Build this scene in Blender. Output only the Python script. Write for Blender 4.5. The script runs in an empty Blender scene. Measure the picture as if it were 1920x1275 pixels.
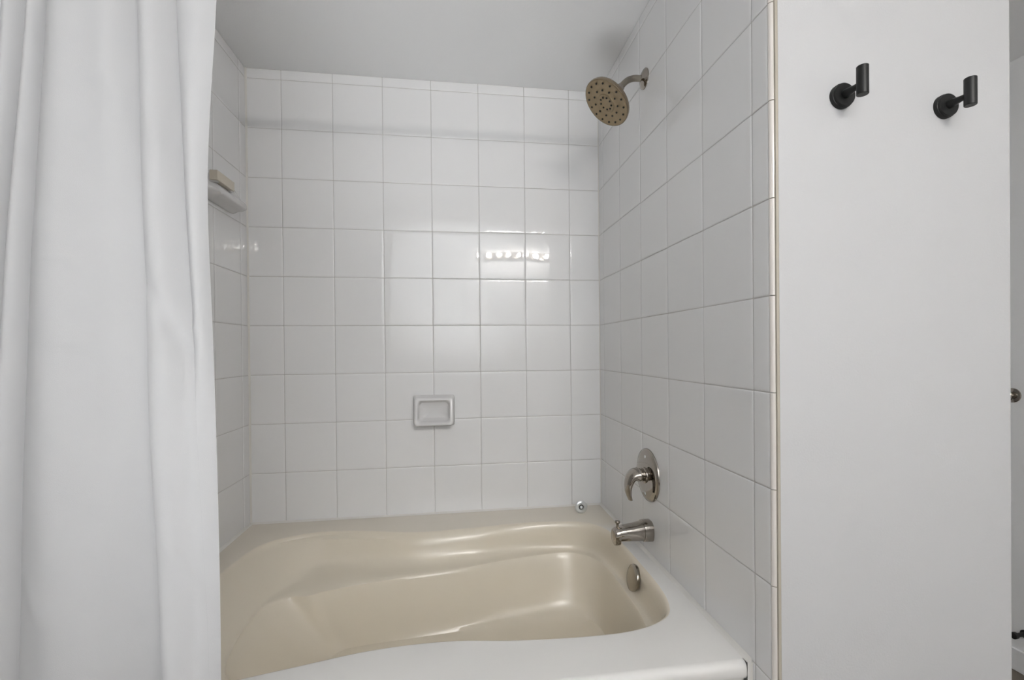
import bpy, bmesh, math, random
from mathutils import Vector, Matrix
random.seed(7)
C = bpy.context.scene.collection
sc = bpy.context.scene

# ------------------------------------------------------------------ camera
cam_d = bpy.data.cameras.new('camera'); cam = bpy.data.objects.new('camera', cam_d); C.objects.link(cam)
YAW, PITCH, ROLL = -0.1369, -0.0052, -0.0094
fw = Vector((-math.sin(YAW)*math.cos(PITCH), math.cos(YAW)*math.cos(PITCH), math.sin(PITCH)))
r0 = Vector((math.cos(YAW), math.sin(YAW), 0)); u0 = r0.cross(fw)
rt = math.cos(ROLL)*r0 + math.sin(ROLL)*u0
up = -math.sin(ROLL)*r0 + math.cos(ROLL)*u0
M = Matrix(((rt.x, up.x, -fw.x), (rt.y, up.y, -fw.y), (rt.z, up.z, -fw.z))).to_4x4()
M.translation = Vector((0.9043, -2.0027, -0.1080))
cam.matrix_world = M
cam_d.sensor_width = 36; cam_d.sensor_fit = 'HORIZONTAL'
cam_d.lens = 854.2/1920*36
cam_d.shift_x = -10.26/1920; cam_d.shift_y = 22.6/1920
cam_d.clip_start = 0.02
sc.camera = cam

# ------------------------------------------------------------------ light / exposure
sc.view_settings.view_transform = 'Standard'; sc.view_settings.look = 'None'
sc.view_settings.gamma = 1; sc.view_settings.use_curve_mapping = False
sc.view_settings.exposure = 0.75
w = bpy.data.worlds.new('world'); sc.world = w; w.use_nodes = True
w.node_tree.nodes['Background'].inputs[0].default_value = (0.9, 0.95, 1, 1)
w.node_tree.nodes['Background'].inputs[1].default_value = 0.3

def spot(name, loc, target, power, size_deg, radius, col):
    d = bpy.data.lights.new(name, 'SPOT'); d.energy = power; d.spot_size = math.radians(size_deg)
    d.spot_blend = 0.9; d.shadow_soft_size = radius; d.color = col
    o = bpy.data.objects.new(name, d); C.objects.link(o); o.location = loc
    o.rotation_euler = (Vector(target)-Vector(loc)).to_track_quat('-Z', 'Y').to_euler(); return o
# added fill spots, onto the wall behind camera and up into the alcove
spot('bounce_fill', (0.9, -2.2, 0.1), (1.0, -3.3, 0.75), 130, 120, 0.05, (0.945, 0.978, 1.0))
spot('bounce_fill', (0.64, -1.85, -1.15), (0.76, -0.62, 1.05), 38, 52, 0.42, (0.94, 0.975, 1.0))
BULB_EMIT = 95.0

# ------------------------------------------------------------------ materials
def nt(name):
    m = bpy.data.materials.new(name); m.use_nodes = True
    return m, m.node_tree.nodes, m.node_tree.links, m.node_tree.nodes['Principled BSDF']
def mat(name, col, rough=0.5, metal=0.0, spec=0.5, noise=0.0, nscale=20, bump=0.0, bscale=60, coat=0.0, col2=None, sheen=0):
    m, N, L, b = nt(name)
    b.inputs['Base Color'].default_value = (*col, 1); b.inputs['Roughness'].default_value = rough
    b.inputs['Metallic'].default_value = metal; b.inputs['Specular IOR Level'].default_value = spec
    b.inputs['Coat Weight'].default_value = coat; b.inputs['Coat Roughness'].default_value = 0.08
    tc = N.new('ShaderNodeTexCoord')
    if noise or col2:
        n = N.new('ShaderNodeTexNoise'); n.inputs['Scale'].default_value = nscale; n.inputs['Detail'].default_value = 4
        L.new(tc.outputs['Object'], n.inputs['Vector'])
        mx = N.new('ShaderNodeMix'); mx.data_type = 'RGBA'
        mx.inputs['A'].default_value = (*col, 1)
        mx.inputs['B'].default_value = (*(col2 or tuple(c*(1-noise) for c in col)), 1)
        L.new(n.outputs['Fac'], mx.inputs['Factor']); L.new(mx.outputs['Result'], b.inputs['Base Color'])
    if bump:
        n = N.new('ShaderNodeTexNoise'); n.inputs['Scale'].default_value = bscale; n.inputs['Detail'].default_value = 3
        L.new(tc.outputs['Object'], n.inputs['Vector'])
        bp = N.new('ShaderNodeBump'); bp.inputs['Strength'].default_value = 1; bp.inputs['Distance'].default_value = bump
        L.new(n.outputs['Fac'], bp.inputs['Height']); L.new(bp.outputs['Normal'], b.inputs['Normal'])
    return m
M_tile = mat('white_glazed_tile', (0.84, 0.835, 0.835), 0.015, spec=0.5, noise=0.02, nscale=3, bump=0.0006, bscale=6)
M_grout = mat('grout', (0.62, 0.60, 0.58), 0.85, noise=0.25, nscale=9)
M_caulk = mat('caulk', (0.76, 0.74, 0.70), 0.35, noise=0.05)
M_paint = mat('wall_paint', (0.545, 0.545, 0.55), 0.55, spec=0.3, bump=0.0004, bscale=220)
M_paint2 = mat('lightened_wall_paint', (0.88, 0.88, 0.88), 0.6, spec=0.3, bump=0.0003, bscale=220)  # same wall paint, colour lightened to lift the dim far wall and bounce
M_ceil = mat('ceiling_paint', (0.90, 0.90, 0.90), 0.6, spec=0.3, bump=0.0003, bscale=150)
M_trim = mat('cream_trim', (0.46, 0.42, 0.35), 0.25, noise=0.1)
M_bull = mat('bullnose_glaze', (0.72, 0.68, 0.64), 0.10, noise=0.04)
M_floor = mat('floor_tile', (0.20, 0.165, 0.13), 0.3, noise=0.3, nscale=5)
M_door = mat('dark_wood', (0.09, 0.05, 0.028), 0.4, noise=0.4, nscale=12)
M_tub = mat('bone_acrylic', (0.77, 0.70, 0.58), 0.20, spec=0.5, noise=0.03, nscale=4)
M_deck = mat('off_white_acrylic', (0.78, 0.765, 0.74), 0.22, spec=0.5, noise=0.03, nscale=4)
M_curt = mat('curtain_fabric', (0.50, 0.50, 0.505), 0.75, spec=0.2, bump=0.00015, bscale=900)
M_chrome = mat('polished_nickel', (0.40, 0.365, 0.325), 0.07, metal=1.0, noise=0.15, nscale=30)
M_brush = mat('brushed_nickel', (0.36, 0.325, 0.275), 0.20, metal=1.0, noise=0.15, nscale=60)
M_bronze = mat('bronze_face', (0.34, 0.265, 0.165), 0.36, metal=0.75, noise=0.15, nscale=40)
M_shell = mat('bronze_shell', (0.36, 0.29, 0.21), 0.22, metal=1.0, noise=0.15, nscale=40)
M_dark = mat('dark_rubber', (0.012, 0.010, 0.009), 0.6, noise=0.2)
M_black = mat('matte_black_metal', (0.010, 0.0105, 0.0105), 0.42, spec=0.35, noise=0.2, nscale=50)
M_ceram = mat('white_ceramic', (0.70, 0.69, 0.685), 0.10, noise=0.02)
M_cream = mat('cream_plastic', (0.66, 0.60, 0.50), 0.25, noise=0.05)
M_steel = mat('bright_steel', (0.80, 0.82, 0.83), 0.32, metal=0.75, noise=0.05)
M_bulb, N, L, b = nt('bulb_glass')
b.inputs['Base Color'].default_value = (1, 1, 1, 1)
b.inputs['Emission Color'].default_value = (1.0, 0.965, 0.93, 1); b.inputs['Emission Strength'].default_value = BULB_EMIT

# ------------------------------------------------------------------ helpers
def empty(name, loc, label=None, cat=None, group=None):
    o = bpy.data.objects.new(name, None); C.objects.link(o); o.location = loc; o.empty_display_size = 0.05
    if label: o['label'] = label
    if cat: o['category'] = cat
    if group: o['group'] = group
    return o
def obj(name, bm, m, parent=None, smooth=True, label=None, cat=None, kind=None):
    me = bpy.data.meshes.new(name)
    bmesh.ops.recalc_face_normals(bm, faces=bm.faces)
    bm.to_mesh(me); bm.free()
    for x in (m if isinstance(m, (list, tuple)) else [m]): me.materials.append(x)
    o = bpy.data.objects.new(name, me); C.objects.link(o)
    if smooth:
        for p in me.polygons: p.use_smooth = True
        try: me.set_sharp_from_angle(angle=math.radians(38))
        except Exception: pass
    if parent:
        o.parent = parent
        # meshes are authored in world coordinates: keep them there
        o.matrix_parent_inverse = Matrix.Identity(4)
        off = Vector((0, 0, 0)); q = parent
        while q: off += q.location; q = q.parent
        me.transform(Matrix.Translation(-off))
    if label: o['label'] = label
    if cat: o['category'] = cat
    if kind: o['kind'] = kind
    return o
def box(bm, x0, x1, y0, y1, z0, z1, bev=0, mi=0):
    r = bmesh.ops.create_cube(bm, size=1)
    for v in r['verts']: v.co = Vector(((x0+x1)/2+v.co.x*(x1-x0), (y0+y1)/2+v.co.y*(y1-y0), (z0+z1)/2+v.co.z*(z1-z0)))
    fs = {f for v in r['verts'] for f in v.link_faces}
    for f in fs: f.material_index = mi
    if bev: bmesh.ops.bevel(bm, geom=list({e for v in r['verts'] for e in v.link_edges}), offset=bev, segments=4, profile=0.5, affect='EDGES')
def frame(axis):
    a = Vector(axis).normalized(); t = Vector((0, 0, 1)) if abs(a.z) < 0.9 else Vector((0, 1, 0))
    b1 = a.cross(t).normalized(); b2 = a.cross(b1).normalized(); return a, b1, b2
def lathe(bm, origin, axis, prof, n=48, sx=1, sy=1):
    """prof: list of (distance along axis, radius)"""
    o = Vector(origin); a, b1, b2 = frame(axis); rings = []
    for d, r in prof:
        if r < 1e-6: rings.append([bm.verts.new(o+a*d)])
        else: rings.append([bm.verts.new(o+a*d+(b1*math.cos(t)*sx+b2*math.sin(t)*sy)*r) for t in [2*math.pi*k/n for k in range(n)]])
    for A, B in zip(rings, rings[1:]):
        for k in range(n):
            k2 = (k+1) % n
            if len(A) == 1 and len(B) == 1: continue
            if len(A) == 1: bm.faces.new((A[0], B[k], B[k2]))
            elif len(B) == 1: bm.faces.new((A[k], A[k2], B[0]))
            else: bm.faces.new((A[k], A[k2], B[k2], B[k]))
    return rings
def tube(bm, pts, radii, n=24, caps=True, flat=None):
    """sweep; radii per point either r or (r_b1, r_b2)"""
    P = [Vector(p) for p in pts]; rings = []; prev = None
    for i, p in enumerate(P):
        t = (P[min(i+1, len(P)-1)]-P[max(i-1, 0)]).normalized()
        if prev is None: _, b1, b2 = frame(t) if flat is None else (0, Vector(flat), t.cross(Vector(flat)))
        else: b1 = (prev - t*prev.dot(t)).normalized()
        b1 = (b1 - t*b1.dot(t)).normalized(); b2 = t.cross(b1); prev = b1
        r = radii[i] if isinstance(radii, (list, tuple)) else radii
        ra, rb = r if isinstance(r, tuple) else (r, r)
        rings.append([bm.verts.new(p+b1*math.cos(a)*ra+b2*math.sin(a)*rb) for a in [2*math.pi*k/n for k in range(n)]])
    for A, B in zip(rings, rings[1:]):
        for k in range(n): bm.faces.new((A[k], A[(k+1) % n], B[(k+1) % n], B[k]))
    if caps: bm.faces.new(rings[0]); bm.faces.new(rings[-1][::-1])
def catmull(ctrl, per, closed=True):
    out = []; n = len(ctrl)
    rng = range(n) if closed else range(n-1)
    for i in rng:
        g = (lambda k: ctrl[k % n]) if closed else (lambda k: ctrl[max(0, min(n-1, k))])
        p0, p1, p2, p3 = [Vector(g(i+j)) for j in (-1, 0, 1, 2)]
        for s in range(per):
            t = s/per
            out.append(0.5*((2*p1)+(p2-p0)*t+(2*p0-5*p1+4*p2-p3)*t*t+(3*p1-p0-3*p2+p3)*t**3))
    if not closed: out.append(Vector(ctrl[-1]))
    return out

# ------------------------------------------------------------------ room shell
XL, XR = 0.0665, 1.5594      # alcove side walls
ZC, ZF = 1.0570, -1.4450     # ceiling, floor
ZT = -0.8150                 # tub deck
YF = -1.1400                 # plane of the painted walls either side of the alcove
T = 0.2032                   # tile module
YB, XRL, XRR = -3.35, -0.75, 3.183   # rest of the bathroom

def struct(name, bm, m, parent=None, smooth=False):
    return obj(name, bm, m, parent, smooth, kind='structure')

def tile_wall(name, P, u_lines, v_lines, back):
    """P(u, v, h) -> world point, h is height out of the wall. Each tile is pillowed on its own."""
    bm = bmesh.new(); g = 0.0010; e = 0.0035; hh = 0.0012
    for u0_, u1_ in zip(u_lines, u_lines[1:]):
        for v0_, v1_ in zip(v_lines, v_lines[1:]):
            a0, a1, c0, c1 = u0_+g, u1_-g, v0_+g, v1_-g
            if a1-a0 < 0.008 or c1-c0 < 0.008: continue
            us = [a0, a0, a0+e*0.3, a0+e, a0+3*e, (a0+a1)/2, a1-3*e, a1-e, a1-e*0.3, a1, a1] if a1-a0 > 8*e else [a0, a0, a0+e*0.3, a0+e, a1-e, a1-e*0.3, a1, a1]
            vs = [c0, c0, c0+e*0.3, c0+e, c0+3*e, (c0+c1)/2, c1-3*e, c1-e, c1-e*0.3, c1, c1] if c1-c0 > 8*e else [c0, c0, c0+e*0.3, c0+e, c1-e, c1-e*0.3, c1, c1]
            tu, tv, dz = random.gauss(0, 0.0016), random.gauss(0, 0.0016), random.uniform(-.0002, .0002)
            def H(i, n, x, x0, x1):
                if i == 0 or i == n-1: return -1
                d = min(x-x0, x1-x)
                if d >= 3*e: return 0.0
                if d >= e: return 0.0001*((3*e-d)/(2*e))**2
                return 0.0001+0.0011*(1-math.sqrt(max(0, 1-((e-d)/e)**2)))
            grid = []
            for i, u in enumerate(us):
                row = []
                for j, v in enumerate(vs):
                    hu, hv = H(i, len(us), u, a0, a1), H(j, len(vs), v, c0, c1)
                    h = -0.0035 if (hu < 0 or hv < 0) else -(hu+hv)
                    if h > -0.003: h += tu*(u-(a0+a1)/2)+tv*(v-(c0+c1)/2)+dz
                    row.append(bm.verts.new(P(u, v, h)))
                grid.append(row)
            for i in range(len(us)-1):
                for j in range(len(vs)-1):
                    bm.faces.new((grid[i][j], grid[i+1][j], grid[i+1][j+1], grid[i][j+1]))
    # grout bed and wall body behind
    corners = [P(u, v, -0.0016) for u in (u_lines[0], u_lines[-1]) for v in (v_lines[0], v_lines[-1])]
    corners += [P(u, v, -back) for u in (u_lines[0], u_lines[-1]) for v in (v_lines[0], v_lines[-1])]
    V = [bm.verts.new(c) for c in corners]
    for q in ((0, 1, 3, 2), (4, 6, 7, 5), (0, 4, 5, 1), (2, 3, 7, 6), (0, 2, 6, 4), (1, 5, 7, 3)):
        f = bm.faces.new([V[k] for k in q]); f.material_index = 1
    return obj(name, bm, [M_tile, M_grout], None, True, kind='structure')

zl = [ZT+0.0005] + [j*T for j in range(-3, 6)] + [ZC]
tile_wall('wall_back', lambda u, v, h: Vector((u, -h, v)), [XL] + [i*T for i in range(1, 8)] + [XR], zl, 0.06)
yr = [-1.1265, -1.0733, -0.8701, -0.6669, -0.4637, -0.2605, -0.0573, 0.0]
zside = [ZF] + [j*T for j in range(-7, 6)] + [ZC]
tile_wall('wall_right', lambda u, v, h: Vector((XR-h, u, v)), yr, zside, 0.009)
tile_wall('wall_left', lambda u, v, h: Vector((XL+h, u, v)), yr, zside, 0.009)
# tile column heads above are cut short by the painted ceiling

# bullnose edges of both tiled side walls (cream glaze, one piece per course)
for k, (sx, x0) in enumerate(((1, XR), (-1, XL))):
    bm = bmesh.new()
    for z0, z1 in zip(zside, zside[1:]):
        prof = [(0.0, -1.1275)] + [(0.0085*(1-math.cos(a)), -1.1275-0.0085*math.sin(a)) for a in [math.pi/2*i/8 for i in range(1, 9)]] + [(0.0185, -1.1362), (0.0185, -1.1275)]
        A = [bm.verts.new((x0+sx*px, py, z0+.0009)) for px, py in prof]; B = [bm.verts.new((x0+sx*px, py, z1-.0009)) for px, py in prof]
        for i in range(len(prof)):
            j = (i+1) % len(prof); bm.faces.new((A[i], A[j], B[j], B[i]))
        bm.faces.new(A); bm.faces.new(B)
    obj('trim_%d' % (k+1), bm, M_bull, None, True, kind='structure')
# cream filler strip between bullnose and the painted wall
bm = bmesh.new(); box(bm, XR+0.007, XR+0.0135, YF-0.0005, -1.1275, ZF, ZC, 0.0012); struct('trim_3', bm, M_trim)
bm = bmesh.new(); box(bm, XL-0.0135, XL-0.007, YF-0.0005, -1.1275, ZF, ZC, 0.0012); struct('trim_4', bm, M_trim)

# painted wall with hooks: block between tub alcove and the entry nook, rounded outer corner
XE = 2.1495
bm = bmesh.new()
pts = [(XR+0.0135, YF)] + [(XE-0.012+0.012*math.sin(a), YF+0.012-0.012*math.cos(a)) for a in [math.pi/2*i/8 for i in range(9)]] + [(XE, 0.06), (XR+0.0093, 0.06), (XR+0.0093, -1.1270), (XR+0.0135, -1.1270)]
A = [bm.verts.new((x, y, ZF)) for x, y in pts]; B = [bm.verts.new((x, y, ZC)) for x, y in pts]
for i in range(len(pts)):
    j = (i+1) % len(pts); bm.faces.new((A[i], A[j], B[j], B[i]))
bm.faces.new(A); bm.faces.new(B)
obj('wall_right_front', bm, M_paint, None, True, kind='structure')
bm = bmesh.new(); box(bm, XRL, XL-0.0135, YF, 0.06, ZF, ZC); struct('wall_left_front', bm, M_paint)
bm = bmesh.new(); box(bm, XRR, XRR+0.1, YB-.1, 0.06, ZF, ZC); struct('wall_far_right', bm, M_paint2)
bm = bmesh.new(); box(bm, XE, XRR, -0.0, 0.06, ZF, ZC); struct('wall_entry_end', bm, M_paint2)
bm = bmesh.new(); box(bm, XRL-.1, XRL, YB-.1, YF, ZF, ZC); struct('wall_far_left', bm, M_paint2)
bm = bmesh.new(); box(bm, XRL, XRR, YB-.1, YB, ZF, ZC); struct('wall_front', bm, M_paint2)
bm = bmesh.new(); box(bm, XRL-.1, XRR+.1, YB-.1, 0.06, ZC, ZC+0.1); struct('ceiling', bm, M_ceil)
bm = bmesh.new(); box(bm, XRL-.1, XRR+.1, YB-.1, 0.06, ZF-0.1, ZF); struct('floor', bm, M_floor)
bm = bmesh.new(); box(bm, XRR-0.012, XRR, -1.9, -0.001, ZF, ZF+0.09, 0.003); struct('baseboard_far_right', bm, M_paint2)

bm = bmesh.new(); box(bm, XRL-.001, XRL+.03, -2.95, -2.14, ZF+.005, .58, .003)  # unseen dark door, added so the nickel fittings reflect something brown
for z0, z1 in ((-1.2, -.35), (-.2, .42)): box(bm, XRL+.029, XRL+.038, -2.83, -2.26, z0, z1, .006)
struct('added_door', bm, M_door)
# caulk beads where tub deck meets tile, and in the two corners
def bead(bm, a, b, s1, s2):
    A = []; 
    for p in (a, b):
        p = Vector(p); v1, v2 = Vector(s1), Vector(s2)
        A.append([bm.verts.new(q) for q in (p, p+v1, p+v1*.55+v2*.22, p+v1*.22+v2*.55, p+v2)])
    for i in range(5):
        j = (i+1) % 5; bm.faces.new((A[0][i], A[0][j], A[1][j], A[1][i]))
    bm.faces.new(A[0]); bm.faces.new(A[1])
bm = bmesh.new()
bead(bm, (XL, 0.0005, ZT), (XR, 0.0005, ZT), (0, -0.008, 0), (0, 0, 0.007)); struct('trim_5', bm, M_caulk, smooth=True)
bm = bmesh.new()
bead(bm, (XR+.0005, 0, ZT), (XR+.0005, -1.062, ZT), (-0.012, 0, 0), (0, 0, 0.008)); struct('trim_6', bm, M_caulk, smooth=True)
bm = bmesh.new()
bead(bm, (XR+.0005, -1.060, ZT+.0005), (XR+.0005, -1.060, ZF), (-0.0095, 0, 0), (0, -.006, 0)); struct('trim_10', bm, M_caulk, smooth=True)
bm = bmesh.new()
bead(bm, (XL-.0005, 0, ZT), (XL-.0005, -1.062, ZT), (0.010, 0, 0), (0, 0, 0.008)); struct('trim_7', bm, M_caulk, smooth=True)
bm = bmesh.new()
bead(bm, (XL-.0005, 0.0005, ZT+.008), (XL-.0005, 0.0005, ZC), (0.007, 0, 0), (0, -0.007, 0)); struct('trim_8', bm, M_caulk, smooth=True)
bm = bmesh.new()
bead(bm, (XR+.0005, 0.0005, ZT+.008), (XR+.0005, 0.0005, ZC), (-0.004, 0, 0), (0, -0.004, 0)); struct('trim_9', bm, M_caulk, smooth=True)

# ------------------------------------------------------------------ bathtub
RIM = [(.165,-.53),(.172,-.36),(.205,-.225),(.290,-.165),(.400,-.140),(.560,-.160),(.750,-.203),(.970,-.195),(1.150,-.177),(1.320,-.183),(1.420,-.213),(1.476,-.285),(1.491,-.42),(1.493,-.58),(1.490,-.72),(1.475,-.81),(1.440,-.866),(1.350,-.902),(1.220,-.909),(1.050,-.898),(.880,-.876),(.700,-.883),(.520,-.920),(.380,-.945),(.270,-.925),(.200,-.85),(.170,-.70)]
LO = [(.275,-.53),(.280,-.44),(.310,-.360),(.370,-.310),(.435,-.288),(.570,-.280),(.750,-.286),(.930,-.270),(1.120,-.228),(1.310,-.208),(1.400,-.233),(1.455,-.300),(1.472,-.42),(1.474,-.58),(1.470,-.70),(1.453,-.785),(1.420,-.835),(1.340,-.868),(1.210,-.874),(1.050,-.858),(.880,-.822),(.700,-.835),(.550,-.850),(.430,-.860),(.350,-.825),(.300,-.750),(.278,-.63)]
LI = [(.283,-.53),(.292,-.450),(.345,-.400),(.410,-.397),(.455,-.377),(.580,-.346),(.750,-.318),(.900,-.298),(1.100,-.250),(1.305,-.222),(1.390,-.246),(1.441,-.310),(1.459,-.42),(1.461,-.58),(1.457,-.69),(1.440,-.770),(1.410,-.820),(1.335,-.853),(1.205,-.856),(1.050,-.835),(.880,-.800),(.700,-.812),(.560,-.825),(.440,-.835),(.360,-.800),(.310,-.735),(.286,-.62)]
FLR = [(.470,-.53),(.475,-.470),(.490,-.430),(.510,-.405),(.545,-.390),(.640,-.378),(.780,-.366),(.930,-.352),(1.100,-.326),(1.280,-.316),(1.365,-.336),(1.408,-.380),(1.422,-.46),(1.424,-.57),(1.418,-.67),(1.400,-.74),(1.370,-.775),(1.300,-.795),(1.200,-.800),(1.050,-.790),(.880,-.765),(.720,-.750),(.620,-.745),(.550,-.730),(.510,-.690),(.485,-.640),(.473,-.585)]
PER = 7
rim, lo, li, fl = [catmull([(a, b, 0) for a, b in R], PER) for R in (RIM, LO, LI, FLR)]
NP = len(rim)
cen = Vector((0.9, -0.54, 0))
YD = -1.048
marks = {0: (XL, -.53), 2: (XL, 0.0), 11: (XR, 0.0), 16: (XR-.002, YD), 24: (XL, YD), 27: (XL, -.53)}
ks = sorted(marks); outer = []
for a, b in zip(ks, ks[1:]):
    for s in range((b-a)*PER):
        t = s/((b-a)*PER); A, B = Vector(marks[a]), Vector(marks[b]); q = A.lerp(B, t); outer.append(Vector((q.x, q.y, 0)))
def nrm(R):
    out = []
    for i in range(len(R)):
        t = (R[(i+1) % len(R)]-R[i-1]).normalized(); out.append(Vector((t.y, -t.x, 0)))
    return out
rn = nrm(rim)
if (rim[0]+rn[0]*.01-cen).length < (rim[0]-cen).length: rn = [-v for v in rn]
rings = []   # (points, z)
rings.append((outer, ZT))
rings.append(([o.lerp(r+n*.012, .5) for o, r, n in zip(outer, rim, rn)], ZT))
for off, z in ((.014, ZT), (.010, ZT-.0005), (.006, ZT-.0022), (.002, ZT-.0055), (-.0005, ZT-.011)):
    rings.append(([r+n*off for r, n in zip(rim, rn)], z))
def sstep(t): t = max(0, min(1, t)); return t*t*(3-2*t)
lf = [1-sstep((r.x-.19)/.22) for r in rim]          # sloping backrest end
for wgt, z in ((.14, ZT-.020), (.22, ZT-.045), (.30, ZT-.068), (.40, ZT-.086), (.56, ZT-.0975), (.78, ZT-.1035), (1.0, ZT-.1055)):
    lin = (ZT-z-.011)/(.1055-.011)
    rings.append(([(r-n*.0005).lerp(l, wgt*(1-k)+lin*k) for r, n, l, k in zip(rim, rn, lo, lf)], z))
rings.append(([a.lerp(b, .5) for a, b in zip(lo, li)], ZT-.107))
rings.append(([a.lerp(b, .85) for a, b in zip(lo, li)], ZT-.1085))
rings.append((li, ZT-.112))
for wgt, z in ((.05, ZT-.119), (.11, ZT-.132), (.26, ZT-.172), (.45, ZT-.220), (.64, ZT-.262), (.82, ZT-.290), (1.0, ZT-.304)):
    lin = (ZT-z-.112)/(.192); lin = lin if lin < .9 else lin
    rings.append(([a.lerp(b, wgt*(1-k)+(lin*.8+wgt*.2)*k) for a, b, k in zip(li, fl, lf)], z))
fc = Vector((.95, -.565, 0))
for wgt, z in ((.12, ZT-.311), (.30, ZT-.315), (.65, ZT-.319)):
    rings.append(([a.lerp(fc, wgt) for a in fl], z))
tub = empty('bathtub', (0.82, -0.54, ZF), 'bone coloured alcove bathtub with curved armrest ledges, set below the white tiled walls', 'bathtub')
bm = bmesh.new()
VR = [[bm.verts.new((p.x, p.y, z)) for p in R] for R, z in rings]
for i, (A, B) in enumerate(zip(VR, VR[1:])):
    for k in range(NP):
        f = bm.faces.new((A[k], A[(k+1) % NP], B[(k+1) % NP], B[k]))
        if i < 3: f.material_index = 1
cv = bm.verts.new((fc.x, fc.y, ZT-.322))
for k in range(NP): bm.faces.new((VR[-1][k], VR[-1][(k+1) % NP], cv))
# deck: base colour runs from bone (back ledge) to off-white (front and tap end)
m, N, L, b = nt('deck_acrylic'); b.inputs['Roughness'].default_value = .13
tc = N.new('ShaderNodeTexCoord'); sp = N.new('ShaderNodeSeparateXYZ'); L.new(tc.outputs['Object'], sp.inputs[0])
def ramp(sock, f0, f1):
    q = N.new('ShaderNodeMapRange'); q.interpolation_type = 'SMOOTHSTEP'
    q.inputs['From Min'].default_value = f0; q.inputs['From Max'].default_value = f1
    L.new(sp.outputs[sock], q.inputs['Value']); return q.outputs['Result']
def mth(op, a, b_):
    q = N.new('ShaderNodeMath'); q.operation = op; L.new(a, q.inputs[0]); L.new(b_, q.inputs[1]); return q.outputs[0]
fac = mth('MAXIMUM', ramp('Y', -.18, -.31), mth('MULTIPLY', ramp('X', .58, .68), ramp('Y', .34, .20)))
mx = N.new('ShaderNodeMix'); mx.data_type = 'RGBA'
mx.inputs['A'].default_value = (.74, .68, .58, 1); mx.inputs['B'].default_value = (.78, .765, .74, 1)
L.new(fac, mx.inputs['Factor']); L.new(mx.outputs['Result'], b.inputs['Base Color'])
M_deckmix = m
basin = obj('basin', bm, [M_tub, M_deckmix], tub)
# front apron with rolled lip
bm = bmesh.new()
prof = [(YD, ZT)] + [(YD-0.016*math.sin(a), ZT-0.016*(1-math.cos(a))) for a in [math.pi/2*i/8 for i in range(1, 9)]] + [(YD-.016, ZT-.03), (YD-.013, ZT-.036), (YD-.004, ZT-.040), (YD-.003, ZF+.0005), (YD+.02, ZF+.0005), (YD+.02, ZT-.05), (YD, ZT-.02)]
xs = [XL+.0008, XL+.4, 1.0, XR-.020, XR-.0125, XR-.0095, XR-.0085]
pull = [0, 0, 0, 0, .002, .005, .010]
R_ = [[bm.verts.new((x, y+pl, z-pl*.4*(1 if z > ZT-.04 else 0))) for y, z in prof] for x, pl in zip(xs, pull)]
for A, B in zip(R_, R_[1:]):
    for k in range(len(prof)): bm.faces.new((A[k], A[(k+1) % len(prof)], B[(k+1) % len(prof)], B[k]))
bm.faces.new(R_[0]); bm.faces.new(R_[-1])
obj('apron', bm, M_deck, tub)
# overflow plate
bm = bmesh.new()
oa = Vector((-.97, 0, .24)).normalized()
oc = Vector((1.4800, -.572, -.862))
lathe(bm, oc-oa*.004, oa, [(0, .041), (.006, .0425), (.010, .041), (.0125, .036), (.0145, .026), (.0150, .010), (.0150, 0)], 48)
op = obj('overflow_plate', bm, M_brush, tub, label='round brushed nickel overflow plate')
bm = bmesh.new(); lathe(bm, oc+oa*.0105+Vector((0, 0, -.012)), oa, [(0, .005), (.0015, .0045), (.002, 0)], 16); obj('screw', bm, M_dark, op)

# ------------------------------------------------------------------ shower head
fy = -.511
sh = empty('wall_shower', (XR, fy, .8163), 'round bronze rain shower head on a curved arm, high on the right tiled wall', 'shower head')
bm = bmesh.new(); lathe(bm, (XR-.0002, fy, .8163), (-1, 0, 0), [(0, .0335), (.003, .0335), (.006, .031), (.011, .022), (.014, .0135), (.016, .0115), (.016, .010)], 48)
obj('escutcheon', bm, M_chrome, sh)
bm = bmesh.new()
arm = catmull([(XR, fy, .8163), (1.545, fy, .8163), (1.522, fy, .8155), (1.500, fy, .808), (1.484, fy, .795), (1.4715, fy, .7805)], 6, closed=False)
tube(bm, arm, .0105, 24); obj('arm', bm, M_brush, sh)
hn = Vector((-.655, -.10, -.75)).normalized(); fcen = Vector((1.420, -.516, .722))
jn = fcen-hn*.075
bm = bmesh.new(); lathe(bm, jn-hn*.012, hn, [(0, .009), (.002, .0135), (.012, .0145), (.018, .0125), (.020, .015), (.030, .016), (.034, .013)], 32)
obj('ball_joint', bm, M_chrome, sh)
bm = bmesh.new(); lathe(bm, fcen, hn, [(-.058, .0125), (-.050, .0165), (-.044, .020), (-.036, .030), (-.028, .048), (-.021, .066), (-.016, .078), (-.012, .084), (-.006, .0862), (0, .0862), (.0015, .0850)], 72)
obj('head_shell', bm, M_shell, sh)
bm = bmesh.new(); lathe(bm, fcen, hn, [(-.002, .0848), (.0012, .0846), (.0022, .082), (.0010, .078), (.0012, .034), (.0030, .032), (.0032, .0300), (.0022, .028), (.0022, 0)], 72)
fp = obj('face_plate', bm, M_bronze, sh, label='bronze coloured face plate with spray nozzles')
a_, b1, b2 = frame(hn); nb = None
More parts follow.
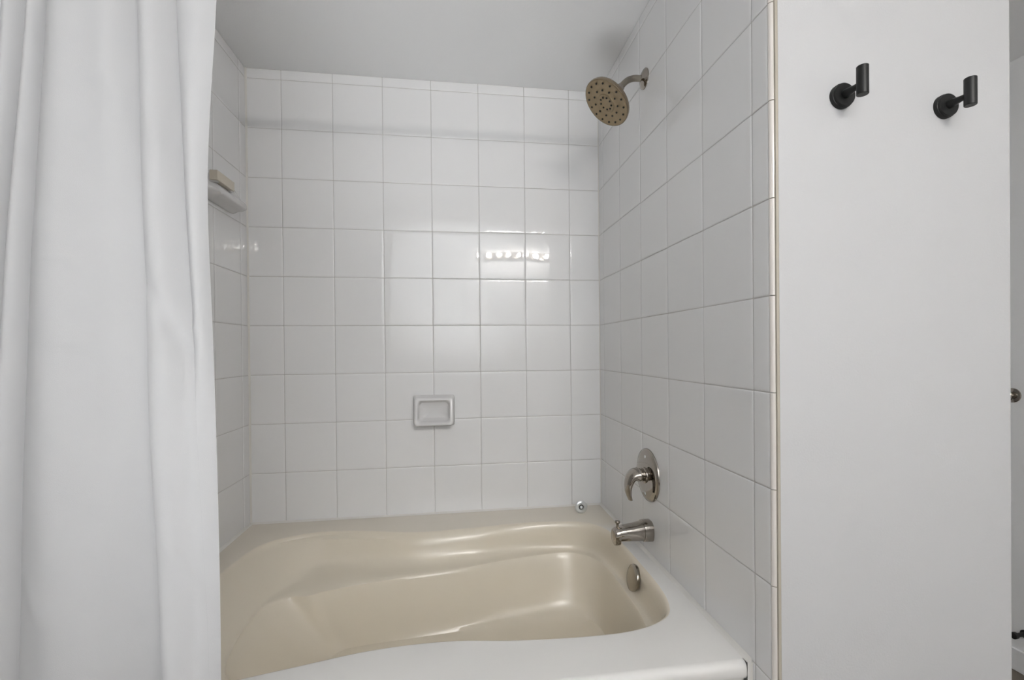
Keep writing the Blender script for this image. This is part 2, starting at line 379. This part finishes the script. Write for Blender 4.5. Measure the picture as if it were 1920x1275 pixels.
for nn, rr, ph in ((9, .0215, .2), (11, .047, .1), (16, .071, 0)):
    for k in range(nn):
        t = 2*math.pi*(k+ph)/nn; p = fcen+(b1*math.cos(t)+b2*math.sin(t))*rr
        if nb is None:
            bm = bmesh.new(); lathe(bm, (0, 0, 0), hn, [(0, .0032), (.0022, .0030), (.0028, .002), (.0028, 0)], 12)
            nb = bpy.data.meshes.new('nozzle'); bmesh.ops.recalc_face_normals(bm, faces=bm.faces); bm.to_mesh(nb); bm.free(); nb.materials.append(M_dark)
        o = bpy.data.objects.new('nozzle', nb); C.objects.link(o); o.parent = fp; o.location = p+hn*(.0016 if rr > .02 else .0024)-Vector((XR, fy, .8163))

# ------------------------------------------------------------------ mixer valve
vy, vz = -.516, -.542
va = empty('shower_valve', (XR, vy, vz), 'polished nickel single lever valve with round escutcheon, on right wall above the spout', 'valve')
bm = bmesh.new(); lathe(bm, (XR-.0002, vy, vz), (-1, 0, 0), [(0, .0900), (.003, .0900), (.0065, .0875), (.010, .078), (.0125, .060), (.0140, .040), (.0145, .026)], 72)
lathe(bm, (XR-.0140, vy, vz), (-1, 0, 0), [(0, .027), (.004, .0265), (.006, .024), (.006, 0)], 40)
es = obj('escutcheon', bm, M_chrome, va)
for dz in (.062, -.062):
    bm = bmesh.new(); lathe(bm, (XR-.0100, vy, vz+dz), (-1, 0, 0), [(0, .006), (.0025, .0055), (.0035, .003), (.0030, 0)], 16); obj('screw', bm, M_steel, es)
bm = bmesh.new(); lathe(bm, (XR-.018, vy, vz+.002), (-1, 0, 0), [(0, .0225), (.010, .0225), (.011, .0205), (.013, .0205), (.014, .0225), (.022, .0225), (.0235, .0205), (.026, .020)], 40)
obj('hub', bm, M_chrome, va)
bm = bmesh.new()
lev = catmull([(1.520, vy, vz+.004), (1.508, vy, vz+.003), (1.496, vy, vz-.006), (1.488, vy, vz-.024), (1.485, vy, vz-.046), (1.488, vy, vz-.066), (1.493, vy, vz-.080)], 6, closed=False)
n_ = len(lev)-1; rad = []
for i in range(n_+1):
    t = i/n_
    wy = .0215*(1-t)**.7+.0125 if t < .8 else .0125+.0215*(.2)**.7
    rad.append((wy if t < .93 else wy*.9, max(.0062, .019*(1-t)**1.1+.0045)))
tube(bm, lev, rad, 28, flat=(0, 1, 0)); obj('lever', bm, M_chrome, va)

# ------------------------------------------------------------------ tub spout
sy, sz = -.526, -.728
ts = empty('tub_spout', (XR, sy, sz), 'nickel tub spout with pull-up diverter knob, on the right wall just above the tub', 'spout')
bm = bmesh.new()
def srect(x, w, zt, zb, n=32):
    vs = []
    for k in range(n):
        a = 2*math.pi*k/n; c, s = math.cos(a), math.sin(a)
        ex = .72
        vs.append(bm.verts.new((x, sy+w*math.copysign(abs(c)**ex, c), (zt+zb)/2+(zt-zb)/2*math.copysign(abs(s)**ex, s))))
    return vs
sec = [(XR-.0003, .034, .035, -.035), (XR-.022, .034, .035, -.0345), (XR-.030, .033, .0335, -.0335), (XR-.0305, .0305, .031, -.031), (XR-.036, .0305, .0305, -.031),
       (XR-.060, .029, .0255, -.030), (XR-.090, .0275, .022, -.0285), (XR-.112, .026, .018, -.028), (XR-.1125, .026, .0178, -.040), (XR-.124, .0255, .016, -.0415), (XR-.130, .0235, .012, -.040), (XR-.132, .020, .008, -.036)]
S = [srect(x, w_, sz+a, sz+b_) for x, w_, a, b_ in sec]
for A, B in zip(S, S[1:]):
    for k in range(32): bm.faces.new((A[k], A[(k+1) % 32], B[(k+1) % 32], B[k]))
bm.faces.new(S[0]); bm.faces.new(S[-1])
obj('spout_body', bm, M_chrome, ts)
bm = bmesh.new(); lathe(bm, (XR-.116, sy, sz+.014), (0, 0, 1), [(0, .0045), (.013, .0045), (.015, .0055), (.018, .0085), (.022, .009), (.024, .0080), (.0245, 0)], 24)
obj('diverter_knob', bm, M_brush, ts)

# ------------------------------------------------------------------ drain stopper in the corner
st = empty('drain_stopper', (1.437, -.095, ZT), 'small round chrome drain stopper standing on tub ledge in back right corner', 'drain stopper')
bm = bmesh.new(); lathe(bm, (1.437, -.095, ZT+.0272), (0, -1, 0), [(0, .0), (0, .024), (.002, .0268), (.004, .0270), (.006, .025), (.0085, .019), (.0085, .0125), (.0055, .0115), (.0055, 0)], 48)
d = obj('disc', bm, M_steel, st)
bm = bmesh.new(); lathe(bm, (1.437, -.0990, ZT+.0272), (0, -1, 0), [(0, .0108), (.002, .0105), (.0023, 0)], 24); obj('gasket', bm, M_dark, st)
bm = bmesh.new(); lathe(bm, (1.437, -.100, ZT+.0272), (0, -1, 0), [(0, .0072), (.004, .007), (.007, .0045), (.008, 0)], 24); obj('knob', bm, M_steel, st)
bm = bmesh.new(); lathe(bm, (1.437, -.095, ZT+.0272), (0, 1, 0), [(-.001, .006), (.042, .006), (.0425, 0)], 20); obj('stem', bm, M_steel, st)

# ------------------------------------------------------------------ soap dish on back wall
sd = empty('soap_dish', (.812, 0, -.366), 'white ceramic soap dish set in the middle of the back tiled wall', 'soap dish')
bm = bmesh.new()
def rr(cx, cz, hw, hh, r, y, n=8, tilt=0):
    out = []
    for qx, qz, a0 in ((1, 1, 0), (-1, 1, 90), (-1, -1, 180), (1, -1, 270)):
        for k in range(n+1):
            a = math.radians(a0+90*k/n)
            z = cz+qz*(hh-r)+r*math.sin(a); out.append(bm.verts.new((cx+qx*(hw-r)+r*math.cos(a), y+tilt*(z-cz), z)))
    return out
cx, cz = .814, -.3655
lay = [(.086, .064, .010, .0005, 0), (.088, .066, .010, -.006, 0), (.086, .063, .012, -.012, 0), (.0835, .0600, .014, -.024, .10), (.0825, .0590, .015, -.040, .22), (.0805, .0570, .016, -.0445, .24), (.077, .0540, .016, -.0465, .25), (.070, .0480, .016, -.046, .25), (.0665, .0440, .016, -.042, .25), (.0640, .0410, .016, -.034, .18), (.0600, .0370, .016, -.022, .08), (.052, .030, .014, -.0165, 0), (.020, .010, .008, -.015, 0)]
Q = [rr(cx, cz-(.002 if i > 2 else 0), *l[:3], l[3], tilt=l[4]) for i, l in enumerate(lay)]
for A, B in zip(Q, Q[1:]):
    n = len(A)
    for k in range(n): bm.faces.new((A[k], A[(k+1) % n], B[(k+1) % n], B[k]))
bm.faces.new(Q[-1]); bm.faces.new(Q[0])
obj('dish_body', bm, M_ceram, sd)
for k in range(0):
    bm = bmesh.new(); x = cx-.036+k*.024; tube(bm, [(x, -.012, cz-.036), (x, -.030, cz-.040), (x, -.040, cz-.042)], [.003, .003, .002], 10); obj('drain_rib', bm, M_ceram, sd)

# ------------------------------------------------------------------ ceramic grab-bar soap holder on left wall
gb = empty('soap_holder', (XL, -.2, .45), 'cream and white soap holder with bar on left tiled wall, half hidden by curtain', 'soap holder')
bm = bmesh.new()
def rrx(x, cy, cz_, hw, hh_, r, n=8):
    out = []
    for qx, qz, a0 in ((1, 1, 0), (-1, 1, 90), (-1, -1, 180), (1, -1, 270)):
        for k in range(n+1):
            a = math.radians(a0+90*k/n); out.append(bm.verts.new((x, cy+qx*(hw-r)+r*math.cos(a), cz_+qz*(hh_-r)+r*math.sin(a))))
    return out
lay = [(-.0005, .124, .048, .047, 0), (.006, .127, .050, .049, 0), (.012, .124, .047, .046, -.001), (.022, .114, .036, .035, -.008), (.036, .108, .022, .021, -.018), (.052, .100, .012, .011, -.022), (.056, .090, .007, .006, -.022)]
Q = [rrx(XL+x, -.224, .468+dz, hw, h_, r) for x, hw, h_, r, dz in lay]
for A, B in zip(Q, Q[1:]):
    n = len(A)
    for k in range(n): bm.faces.new((A[k], A[(k+1) % n], B[(k+1) % n], B[k]))
bm.faces.new(Q[-1]); bm.faces.new(Q[0])
obj('holder_body', bm, M_ceram, gb)
bm = bmesh.new(); box(bm, .094, .120, -.345, -.224, .474, .507, .002); obj('bar', bm, M_cream, gb, label='cream bar')
for y0 in (-.336, -.236):
    bm = bmesh.new(); box(bm, XL+.004, .1145, y0, y0+.016, .470, .500, .004); obj('bracket_arm', bm, M_ceram, gb)

# ------------------------------------------------------------------ hooks
def make_hook(x, z, label):
    h = empty('robe_hook', (x, YF, z), label, 'hook', 'black robe hooks on the white wall')
    bm = bmesh.new(); lathe(bm, (x, YF, z), (0, -1, 0), [(0, .0255), (.0075, .0255), (.0082, .0250), (.0085, .0240), (.0125, .0240), (.0133, .0233), (.0135, 0)], 56)
    obj('base', bm, M_black, h)
    bm = bmesh.new(); lathe(bm, (x, YF-.0132, z), (0, -1, 0), [(0, .0095), (.010, .0082), (.022, .0062), (.036, .0056)], 32); obj('arm', bm, M_black, h)
    bm = bmesh.new(); lathe(bm, (x, YF-.0535, z-.0235), (0, 0, 1), [(0, 0), (0, .0098), (.0008, .0106), (.0560, .0106), (.0568, .0098), (.0568, 0)], 36); obj('peg', bm, M_black, h)
    return h
h1 = make_hook(1.7165, .4185, 'left one of the two black robe hooks, nearer the tiled wall edge')
h2 = h1.copy(); C.objects.link(h2); h2.location = (1.9685, YF, .4130); h2['label'] = 'right one of the two black robe hooks, nearer the right end of the white wall'
for ch in list(h1.children):
    c = ch.copy(); C.objects.link(c); c.parent = h2

# ------------------------------------------------------------------ far right wall fittings seen past the wall end
kb = empty('wall_knob', (XRR, -.420, -.315), 'small round chrome knob on the grey wall at the far right picture edge', 'knob')
bm = bmesh.new(); lathe(bm, (XRR, -.420, -.315), (-1, 0, 0), [(0, .030), (.005, .030), (.008, .026), (.010, .011), (.020, .010)], 40); obj('rose', bm, M_chrome, kb)
bm = bmesh.new(); lathe(bm, (XRR-.020, -.420, -.315), (-1, 0, 0), [(0, .010), (.006, .018), (.014, .025), (.024, .026), (.031, .020), (.034, 0)], 40); obj('grip', bm, M_chrome, kb)
ds = empty('door_stop', (XRR, -.46, -1.28), 'dark door stop low on the far right wall, beside the right picture edge', 'door stop')
bm = bmesh.new(); lathe(bm, (XRR, -.46, -1.28), (-1, 0, 0), [(0, .016), (.004, .016), (.006, .008), (.045, .007)], 24); obj('post', bm, M_black, ds)
bm = bmesh.new(); lathe(bm, (XRR-.045, -.46, -1.28), (-1, 0, 0), [(0, .012), (.014, .013), (.016, .010), (.016, 0)], 24); obj('tip', bm, M_dark, ds)

# ------------------------------------------------------------------ curtain and rod
ZR, YR = .890, -1.105
rod = empty('curtain_rod', (.81, YR, ZR), 'straight curtain rod spanning the tub opening above the white curtain', 'curtain rod')
bm = bmesh.new(); tube(bm, [(XL-.02, YR, ZR), (.5, YR, ZR), (1.0, YR, ZR), (XR+.001, YR, ZR)], .0125, 24); obj('tube', bm, M_steel, rod)
for x, s in ((XL, 1), (XR, -1)):
    bm = bmesh.new(); lathe(bm, (x, YR, ZR), (s, 0, 0), [(0, .030), (.004, .030), (.012, .018), (.020, .0155)], 32); obj('end_flange', bm, M_steel, rod)

ZS = [.86, .51, .21, -.085, -.385, -.69, -1.05]
LM = [  # x of fold creases at each height, top to bottom
 (.060, .060, .055, .045, .040, .035, .030),
 (.170, .166, .150, .128, .110, .094, .085),
 (.206, .203, .1765, .154, .134, .122, .115),
 (.238, .236, .215, .195, .180, .171, .165),
 (.378, .3765, .3785, .3855, .3965, .406, .412),
 (.426, .4275, .436, .450, .462, .470, .474),
 (.495, .4885, .4715, .4775, .4830, .4840, .4850)]
def lerp_tab(tab, z):
    # smooth interpolation through the height table
    n = len(ZS)
    for i in range(n-1):
        if z >= ZS[i+1] or i == n-2:
            t = (ZS[i]-z)/(ZS[i]-ZS[i+1]); t = max(0, min(1, t))
            g = lambda k: tab[max(0, min(n-1, k))]
            p0, p1, p2, p3 = g(i-1), g(i), g(i+1), g(i+2)
            return .5*(2*p1+(p2-p0)*t+(2*p0-5*p1+4*p2-p3)*t*t+(3*p1-p0-3*p2+p3)*t**3)
def sm(t): t = max(0, min(1, t)); return t*t*(3-2*t)
AMP = [.020, .020, .022, .040, .020, .020]       # how far each lobe swells towards the room
STEP = [.018, .016, .018, .030, .004]             # overlap height at each crease
def fold_y(x, z):
    X_ = [lerp_tab(r, z) for r in LM]
    i = 0
    while i < 5 and x > X_[i+1]: i += 1
    a, b_ = X_[i], X_[i+1]; t = (x-a)/(b_-a)
    fade = 1.0 if i != 4 else 1
    st = STEP[i-1] if i > 0 else 0
    if i == 5: st *= 1-.8*sm((-.1-z)/.3); fade = 1-.5*sm((-.1-z)/.4)
    # lobe leads at its left edge, falls back to the right
    lead = st*(1-sm(t*1.15))
    lobe = AMP[i]*fade*math.sin(math.pi*min(1, t*1.0))**1.2
    if i == 3:   # broad panel: nearly flat, falls off into the deep crease at right
        lobe = .026*math.sin(math.pi*min(1, t*1.6)/1.0 if t < .3125 else math.pi/2)*1.0
        low = sm((-.25-z)/.35); lobe *= 1-sm((t-(.62-.14*low))/(.38-.04*low))
        lobe -= low*.008*math.exp(-((t-.93)/.09)**2)
        lobe += .004*math.sin(t*9+z*3)
        fallw = .5
    if i == 5: lobe = AMP[5]*math.sin(math.pi*min(1, t*.8+.12))*fade
    if i >= 4:
        k = sm((.02-z)/.30); t2 = (x-X_[4])/(X_[6]-X_[4])
        both = .026*math.sin(math.pi*min(1, t2*.85+.06))+STEP[3]*1.1*(1-sm(t2*1.6))
        return -((lobe+lead)*(1-k)+both*k)
    return -(lobe+lead)
bm = bmesh.new(); NX, NZ = 300, 190; G = []
def crease(x, z, x0, z0, x1, z1, wd, h):
    dx, dz = x1-x0, z1-z0; l2 = dx*dx+dz*dz; t = ((x-x0)*dx+(z-z0)*dz)/l2
    tt = max(0, min(1, t)); qx, qz = x0+dx*tt, z0+dz*tt
    d_ = math.hypot(x-qx, z-qz); sgn = 1 if (x-x0)*dz-(z-z0)*dx > 0 else -1
    e_ = math.sin(math.pi*max(0.0, min(1, t*.9+.05)))
    return 1.9*h*math.exp(-(d_/wd)**2)*e_
CR = [(.095, .055, .150, .052, .006, .0012), (.225, .055, .290, .048, .006, .0016), (.275, .052, .300, .020, .010, .0016), (.180, .050, .200, .056, .006, .001),
      (.240, -.085, .360, -.105, .010, .0016), (.345, -.115, .380, -.095, .010, .0025), (.385, .030, .440, -.120, .012, -.0040), (.400, -.080, .465, -.060, .012, .0018),
      (.405, -.400, .455, -.520, .010, .0022), (.190, -.470, .225, -.560, .010, .0020), (.400, .290, .420, .180, .012, .0022), (.445, .205, .475, .200, .005, .0010),
      (.330, .22, .350, -.02, .03, -.004), (.27, -.20, .34, -.45, .03, .003)]
for j in range(NZ+1):
    z = .86-(.86+1.05)*j/NZ; row = []
    XX = [lerp_tab(r, z) for r in LM]
    for i in range(NX+1):
        s = i/NX
        # more samples close to the creases
        lobe_i = min(5, int(s*6)); tl = s*6-lobe_i
        tl = .5-.5*math.cos(math.pi*tl) if True else tl
        x = XX[lobe_i]+(XX[lobe_i+1]-XX[lobe_i])*tl
        if i == NX: x = XX[6]
        xx = x-1e-7 if lobe_i < 6 and i < NX else x-1e-6
        yy = fold_y(max(XX[0]+1e-6, xx), z)
        for c in CR: yy -= crease(x, z, *c)
        yy += .0012*math.sin(23*x+5*z)*math.sin(11*z+3*x)
        y = YR-.012+yy if z < .80 else YR-.012+yy*(.4+.6*sm((.87-z)/.07))
        row.append([x, y, z])
    # soften the crease steps a little along the row
    for _ in range(3):
        ys = [r[1] for r in row]
        for i in range(1, NX): row[i][1] = .25*ys[i-1]+.5*ys[i]+.25*ys[i+1]
    G.append([bm.verts.new(c) for c in row])
for j in range(NZ):
    for i in range(NX): bm.faces.new((G[j][i], G[j][i+1], G[j+1][i+1], G[j+1][i]))
cu = obj('shower_curtain', bm, M_curt, None, label='white fabric shower curtain gathered at the left side of the tub', cat='curtain')
for p in cu.data.polygons: p.use_smooth = True
at = cu.data.attributes.get('sharp_edge')
if at: cu.data.attributes.remove(at)
# move origin near its middle
for k in range(6):
    x = .10+.07*k
    bm = bmesh.new(); bmesh.ops.create_cone
    pts_ = [(x, YR+.0215*math.sin(a)-.002, ZR-.010+.0265*math.cos(a)) for a in [2*math.pi*i/24 for i in range(25)]]
    tube(bm, pts_, .0016, 8, caps=False); r_ = obj('curtain_ring', bm, M_steel, cu)

# ------------------------------------------------------------------ vanity light behind the camera
vl = empty('vanity_light', (1.61, YB, 1.000), 'bar of six round bulbs on the wall behind the camera, seen reflected in the tiles', 'vanity light')
bm = bmesh.new(); box(bm, 1.21, 2.01, YB, YB+.035, .945, 1.050, .006); obj('back_plate', bm, M_brush, vl)
for k in range(6):
    x = 1.61+(k-2.5)*.134
    bm = bmesh.new(); bmesh.ops.create_uvsphere(bm, u_segments=24, v_segments=14, radius=.033, matrix=Matrix.Translation((x, YB+.125, 1.000)))
    obj('bulb', bm, M_bulb, vl)
    bm = bmesh.new(); lathe(bm, (x, YB+.034, 1.000), (0, 1, 0), [(0, .024), (.045, .020), (.060, .016)], 24); obj('socket', bm, M_chrome, vl)
